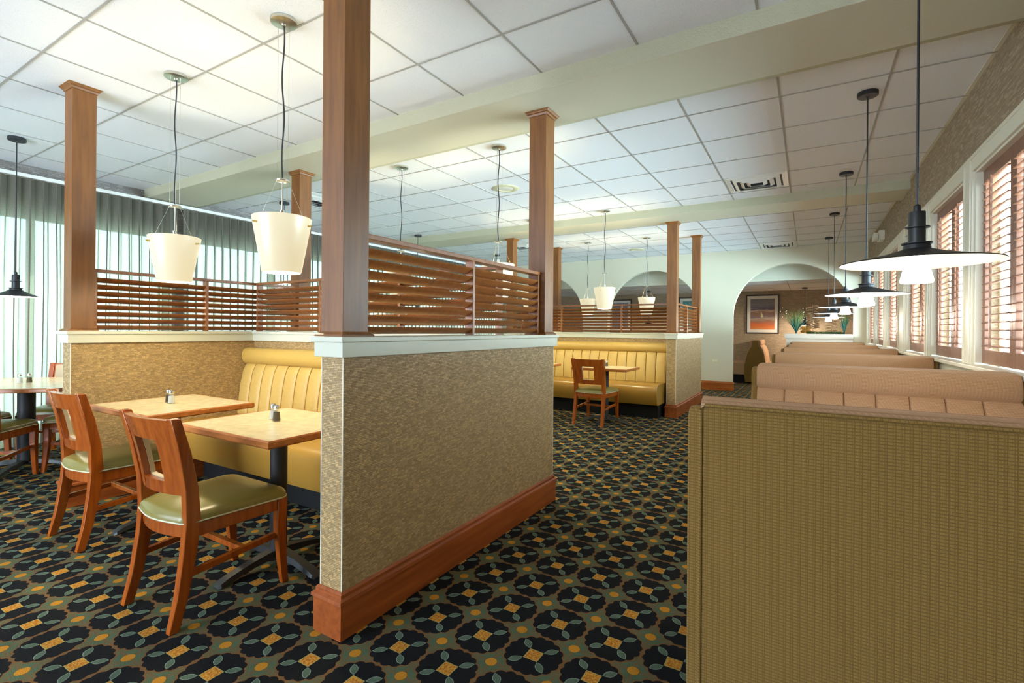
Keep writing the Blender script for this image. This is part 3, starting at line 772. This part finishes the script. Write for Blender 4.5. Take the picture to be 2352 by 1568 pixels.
def black_pendant(label, x, y, disc, grp, P=10, ceil=CEIL, drop=0.0):
    t = thing('black_pendant', label, 'pendant lamp', (x, y, ceil), 0, grp)
    z0 = 1.64 - ceil + drop
    obj('canopy', MB().lathe([(.058, 0), (.061, -.004), (.061, -.026), (.056, -.030), (.010, -.031), (.009, -.036)], seg=28), 'black', t, True)
    obj('cord', MB().tube([(0, 0, -.03), (0, 0, z0 + .01)], .0042, 8), 'black', t, True)
    obj('socket', MB().lathe([(.005, z0 + .028), (.011, z0 + .022), (.012, z0 + .002), (.025, z0), (.026, z0 - .004), (.026, z0 - .052), (.038, z0 - .054), (.038, z0 - .058), (.026, z0 - .060),
                              (.026, z0 - .112)], seg=28), 'black', t, True)
    obj('collar', MB().lathe([(.026, z0 - .110), (.046, z0 - .112), (.046, z0 - .116), (.040, z0 - .120), (.042, z0 - .134), (.046, z0 - .138)], seg=28), 'black', t, True)
    if disc:
        R, zr, zt = .236, z0 - .183, z0 - .136
        pr = [(.044, zt), (.10, zt - .018), (.17, zt - .034), (R, zr)]
    else:
        R, zr, zt = .150, z0 - .186, z0 - .132
        pr = [(.044, zt), (.070, zt - .016), (.11, zt - .034), (R, zr)]
    obj('shade', MB().lathe(pr + [(R + .002, zr - .001), (R, zr - .003)], seg=48, caps=False), 'black', t, True)
    obj('shade_lining', MB().lathe([(.02, zt - .004)] + [(r, z - .0035) for r, z in pr[1:]], seg=48, caps=False), 'white', t, True)
    gz = zr + (.038 if disc else .040)
    obj('bulb_glass', MB().lathe([(.022, gz), (.026, gz - .006), (.050, gz - .106), (.047, gz - .113), (.004, gz - .115)] if disc else [(.020, gz), (.030, gz - .012), (.034, gz - .030), (.020, gz - .046), (.003, gz - .05)], seg=28), 'opal', t, True)
    bulb('lamp_light', (0, 0, gz - (.12 if disc else .07)), P, (1, .88, .72), .04, t)
    return t
bp = black_pendant('closest black disc pendant lamp, large at the upper right', .34, 2.30, True, 'black disc pendants over the window booths', 9)
for y, x, lab in ((4.08, .338, 'black disc pendant second from the camera over the window booths'), (6.02, .327, 'black disc pendant third from the camera over the window booths'),
                  (8.0, .306, 'black disc pendant fourth from the camera over the window booths'), (9.99, .304, 'farthest black disc pendant, in front of the white planter')):
    dup(bp, (x, y, CEIL), 0, lab)
cp = black_pendant('small black cone pendant beside the curtains at the left frame edge', -5.853, 1.44, False, 'black cone pendants along the curtains', 9)
for x, y, lab in ((-5.794, 3.93, 'black cone pendant behind the right white glass shade'), (-5.775, 6.45, 'black cone pendant by the curtains, seen above the near screen'),
                  (-5.783, 8.98, 'farthest black cone pendant by the curtains')):
    dup(cp, (x, y, CEIL), 0, lab)
black_pendant('small dark pendant hanging beyond the right arch', -.06, 13.5, False, 'dark pendants beyond the arches', 40, 2.25, -.09)
black_pendant('small dark pendant hanging beyond the middle arch', -3.6, 13.0, False, 'dark pendants beyond the arches', 40, 2.25, -.09)

# ------------------------------------------------------------------ curtains and track
def curtain(label, y0, y1, seed):
    rnd = random.Random(seed); n = int((y1 - y0) / .103); per = 10; rings = []
    ph = [rnd.uniform(-.18, .18) for _ in range(n + 2)]; am = [rnd.uniform(.8, 1.15) for _ in range(n + 2)]
    N = n * per; zs = [.02, .5, 1.0, 1.6, 2.2, 2.6, 2.662]; b = MB()
    for i in range(N + 1):
        k = i / per; a = am[int(k)]; col = []
        for z in zs:
            amp = .045 * a * (1 - .12 * (z / 2.7)); y = y0 + (y1 - y0) * i / N
            col.append((-6.64 + amp * math.sin(2 * PI * k + ph[int(k)] * math.sin(z * 1.1)), y + .018 * math.sin(4 * PI * k) + .006 * math.sin(z * 2 + k), z))
        rings.append(col)
    b.loft(rings, False)
    o = obj('sheer_curtain', b, 'curtain', None, True); tag(o, label, 'curtain', 'pleated sheer curtains along the left wall')
curtain('pleated sheer curtain nearest the camera, left of the dark gap', -.6, 3.05, 1)
curtain('pleated sheer curtain in the middle, behind the two white shades', 3.14, 6.95, 2)
curtain('pleated sheer curtain farthest away by the arched wall', 7.0, 10.75, 3)
o = obj('curtain_track', MB().box(-6.70, -6.60, -.8, 10.8, 2.664, 2.70), 'white', None, False, .003); tag(o, 'long white curtain track along the left wall', 'curtain track')

# ------------------------------------------------------------------ vents, speakers, emergency light, outlet
def vent(label, x, y, z=CEIL, n=3, dark='blue'):
    t = thing('ceiling_vent', label, 'air vent', (x, y, z), 0, 'square louvered ceiling air vents'); h = .30
    obj('duct_shade_plate', MB().box(-h + .05, h - .05, -h + .05, h - .05, -.003, -.001), 'blue', t)  # solid dark plate, the shade inside the duct is put into its colour
    sq = lambda r: [(-r, -r), (r, -r), (r, r), (-r, r)]
    obj('vent_frame', sweep(MB(), sq(h - .055), [(0, -.002), (.0, -.016), (.05, -.006), (.05, -.002)]), 'white', t)
    for k in range(3):
        r = h - .115 - k * .062; obj('vent_ring', sweep(MB(), sq(r), [(0, -.026), (.002, -.027), (.040, -.006), (.038, -.004)]), 'white', t)
    return t
v1 = vent('square metal air vent in the ceiling before the second beam', -.48, 5.94)
dup(v1, (-.48, 10.38, CEIL), 0, 'flat looking air vent in the ceiling by the far arched wall')
dup(v1, (-5.35, 4.05, CEIL), 0, 'air vent in the ceiling between the left rear post and tall front post')
dup(v1, (-4.75, 8.3, CEIL), 0, 'air vent in the ceiling left of the beam post')
def speaker(label, x, y):
    t = thing('ceiling_speaker', label, 'speaker', (x, y, CEIL), 0, 'round ceiling speakers')
    obj('rim', MB().lathe([(.150, 0), (.152, -.003), (.140, -.009), (.100, -.010), (.095, -.005)], seg=40), 'plate', t, True)
    obj('grille', MB().lathe([(.096, -.004), (.06, -.010), (.005, -.012)], seg=32), 'plastic', t, True)
sp = speaker('round cream ceiling speaker between the two beams', -2.975, 4.80)
speaker('round ceiling speaker near the middle arch', -2.94, 9.72)
t = thing('emergency_light', 'cream twin head emergency light high on the right wall', 'emergency light', (XR, 8.70, 2.56))
obj('housing', MB().box(-.075, 0, -.12, .12, -.06, .08), 'plastic', t, False, .012)
for s in (-1, 1):
    L_ = MB().lathe([(.02, .0), (.048, .012), (.052, .05), (.046, .058), (.01, .056)], seg=24); L_.v = [(-.075 - z, s * .085 + y, .0 - .0 + x) for x, y, z in L_.v]
    o = obj('lamp_head', L_, 'plastic', t, True)
    q = MB().lathe([(.034, .056), (.020, .062), (.004, .063)], seg=20); q.v = [(-.075 - z, s * .085 + y, x) for x, y, z in q.v]; obj('lens', q, 'chrome', o, True)
obj('indicator', MB().box(-.078, -.074, -.03, .03, .05, .062), emis('red_indicator', (1, .1, .05), .6, (.6, .1, .08)), t)
t = thing('wall_outlet', 'cream horizontal outlet plate low on the pale far wall', 'outlet', (-1.63, YF, .60))
obj('cover_plate', MB().box(-.062, .062, -.006, 0, -.038, .038), 'plate', t, False, .003)
obj('sockets', MB().box(-.04, -.008, -.008, -.005, -.016, .016).box(.008, .04, -.008, -.005, -.016, .016), 'plastic', t)

# ------------------------------------------------------------------ planter ledge in the right arch
t = thing('planter_ledge', 'white half wall planter box standing in the right arch', 'planter', (.17, YF + .07, 0))
obj('planter_body', MB().box(-.52, .538, -.10, .16, 0, 1.085), 'planter', t)
obj('planter_rim', MB().box(-.545, .538, -.125, -.07, 1.075, 1.165).box(-.545, .538, .13, .18, 1.075, 1.165).box(-.545, -.50, -.07, .13, 1.086, 1.165).box(.50, .538, -.07, .13, 1.086, 1.165), 'planter', t, False, .003)
obj('planter_soil', MB().box(-.50, .50, -.07, .13, 1.08, 1.155), plain('soil', (.05, .035, .02), .95), t)
PY = YF + .09
def blades(b, n, h0, h1, spread, w, lean=0.0, rnd=random.Random(3)):
    for _ in range(n):
        a = rnd.uniform(0, 2 * PI); s = spread * rnd.uniform(.15, 1) ; h = rnd.uniform(h0, h1); q = rnd.uniform(-PI, PI); R = []
        for k in range(6):
            u = k / 5; r = s * (u ** 1.6); ww = w * (1 - u) ** .5 * (.5 + .5 * min(1, u * 3)) + .0006
            cx = r * math.cos(a) + lean * u * u; cy = .45 * r * math.sin(a); cz = h * u * (1 - .12 * u * s / max(h, .01)); R.append([(cx - ww * math.cos(q), cy - ww * math.sin(q), cz), (cx, cy + .0012, cz), (cx + ww * math.cos(q), cy + ww * math.sin(q), cz), (cx, cy - .0012, cz)])
        b.loft(R)
    return b
def grass(label, x, n, h, sp, lean, seed):
    rnd = random.Random(seed); t = thing('artificial_grass_plant', label, 'plant', (x, PY, 1.155), 0)
    obj('blades', blades(MB(), n, h * .45, h * .75, sp, .006, lean, rnd), 'grassg', t)
    obj('fine_stems', blades(MB(), n, h * .7, h, sp * 1.15, .0022, lean, rnd), 'grassl', t)
    s = MB()
    for _ in range(16):
        a = rnd.uniform(0, 2 * PI); r = sp * 1.15 * rnd.uniform(.6, 1.1); z = h * rnd.uniform(.55, 1.02); c = (r * math.cos(a) + lean, .4 * r * math.sin(a))
        s.lathe([(.001, z - .010), (.007, z), (.001, z + .010)], c, 6)
    obj('seed_heads', s, 'seed', t, True)
grass('spiky green grass plant at the left end of the white planter', -.19, 110, .50, .21, 0, 5)
grass('narrow green grass plant at the right end of the white planter', .585, 80, .46, .10, .0, 9)
def leafy(name, label, x, h, n, mat, seed, lw=.03, ll=.075):
    rnd = random.Random(seed); t = thing(name, label, 'plant', (x, PY, 1.155), 0)
    st = MB(); lf = MB()
    for s in range(2):
        lean = rnd.uniform(-.03, .03); pts = [(lean * k / 5 + .012 * s, .01 * s, h * (1 - .2 * s) * k / 5) for k in range(6)]; st.tube(pts, .003, 6)
        for k in range(n // 2):
            u = .25 + .75 * k / (n // 2); a = rnd.uniform(-.4, .4) + PI * (k % 2); z = h * (1 - .2 * s) * u; c = (lean * u + .012 * s, .01 * s)
            d = Vector((math.cos(a), .4 * math.sin(a), rnd.uniform(-.1, .5))).normalized(); R = []
            for q in range(5):
                v = q / 4; wd = lw * .5 * math.sin(PI * (.05 + .9 * v)); p = Vector((c[0], c[1], z)) + d * ll * v - Vector((0, 0, .03 * v * v))
                R.append([(p.x, p.y - wd, p.z), (p.x, p.y, p.z + wd * .9), (p.x, p.y + wd, p.z), (p.x, p.y, p.z - wd * .7)])
            lf.loft(R)
    obj('stems', st, mat, t, True); obj('leaves', lf, mat, t, True)
leafy('dried_leaf_plant', 'tall dried brown leaf plant in the middle of the planter', .08, .56, 34, 'dry', 11, .045, .115)
leafy('dried_leaf_plant', 'low dried twig plant right of centre in the planter', .38, .28, 14, 'dry', 15, .016, .10)
leafy('amber_leaf_plant', 'short amber broad leaf plant beside the left grass plant', -.04, .16, 18, 'cone', 17, .04, .09)
mo = MB(); rnd = random.Random(21)
for _ in range(700):
    x = rnd.uniform(-.10, .50); y = rnd.uniform(-.06, .10); z = rnd.uniform(0, .045); a = rnd.uniform(0, PI); r = .016
    c, s = r * math.cos(a), r * math.sin(a); b0 = len(mo.v)
    mo.v += [(x - c, y - s, z), (x + s * .6, y - c * .6, z + .008), (x + c, y + s, z + .014), (x - s * .6, y + c * .6, z + .006)]; mo.quad(b0, b0 + 1, b0 + 2, b0 + 3)
o = obj('moss', mo, 'moss', None); o.location = (.08, PY, 1.155); tag(o, 'low green moss filling the top of the white planter', 'moss', None, 'stuff')

# ------------------------------------------------------------------ pictures beyond the arches
def picture(label, x0, x1, z0, z1, printmat, boat=False):
    t = thing('framed_picture', label, 'picture', ((x0 + x1) / 2, 14.28, (z0 + z1) / 2)); a, c = (x1 - x0) / 2, (z1 - z0) / 2; f = .030; mt = .075
    b = MB().box(-a, a, -.03, 0, -c, -c + f).box(-a, a, -.03, 0, c - f, c).box(-a, -a + f, -.03, 0, -c + f, c - f).box(a - f, a, -.03, 0, -c + f, c - f)
    obj('frame', b, 'frame', t, False, .003)
    obj('mat_board', MB().box(-a + f, a - f, -.012, -.004, -c + f, c - f), 'mat', t)
    p = obj('print', MB().box(-a + f + mt, a - f - mt, -.014, -.0125, -c + f + mt, c - f - mt), printmat, t)
    if boat:
        s = MB(); s.v = [(-.035, -.016, -.10), (.022, -.016, -.10), (.0, -.016, .0), (-.035, -.016, .06)]; s.v += [(x, y + .0012, z) for x, y, z in s.v]
        s.v = [(-.032, -.0155, -.085), (.020, -.0155, -.085), (.008, -.0155, -.01), (-.032, -.0155, .075), (-.032, -.0142, -.085), (.020, -.0142, -.085), (.008, -.0142, -.01), (-.032, -.0142, .075)]
        for q in ((0, 1, 2, 3), (7, 6, 5, 4), (0, 4, 5, 1), (1, 5, 6, 2), (2, 6, 7, 3), (3, 7, 4, 0)): s.quad(*q)
        obj('sail', s, plain('sail_yellow', (.60, .60, .33), .5), p)
picture('framed sunset seascape with a small yellow sail beyond the right arch', -1.39, -.62, 1.15, 2.155, 'sunset', True)
picture('framed grey-blue print beyond the middle arch, left one', -5.15, -4.45, 1.15, 2.12, 'greyprint')
picture('framed teal print beyond the middle arch, right one', -3.10, -2.40, 1.15, 2.14, 'seaprint')
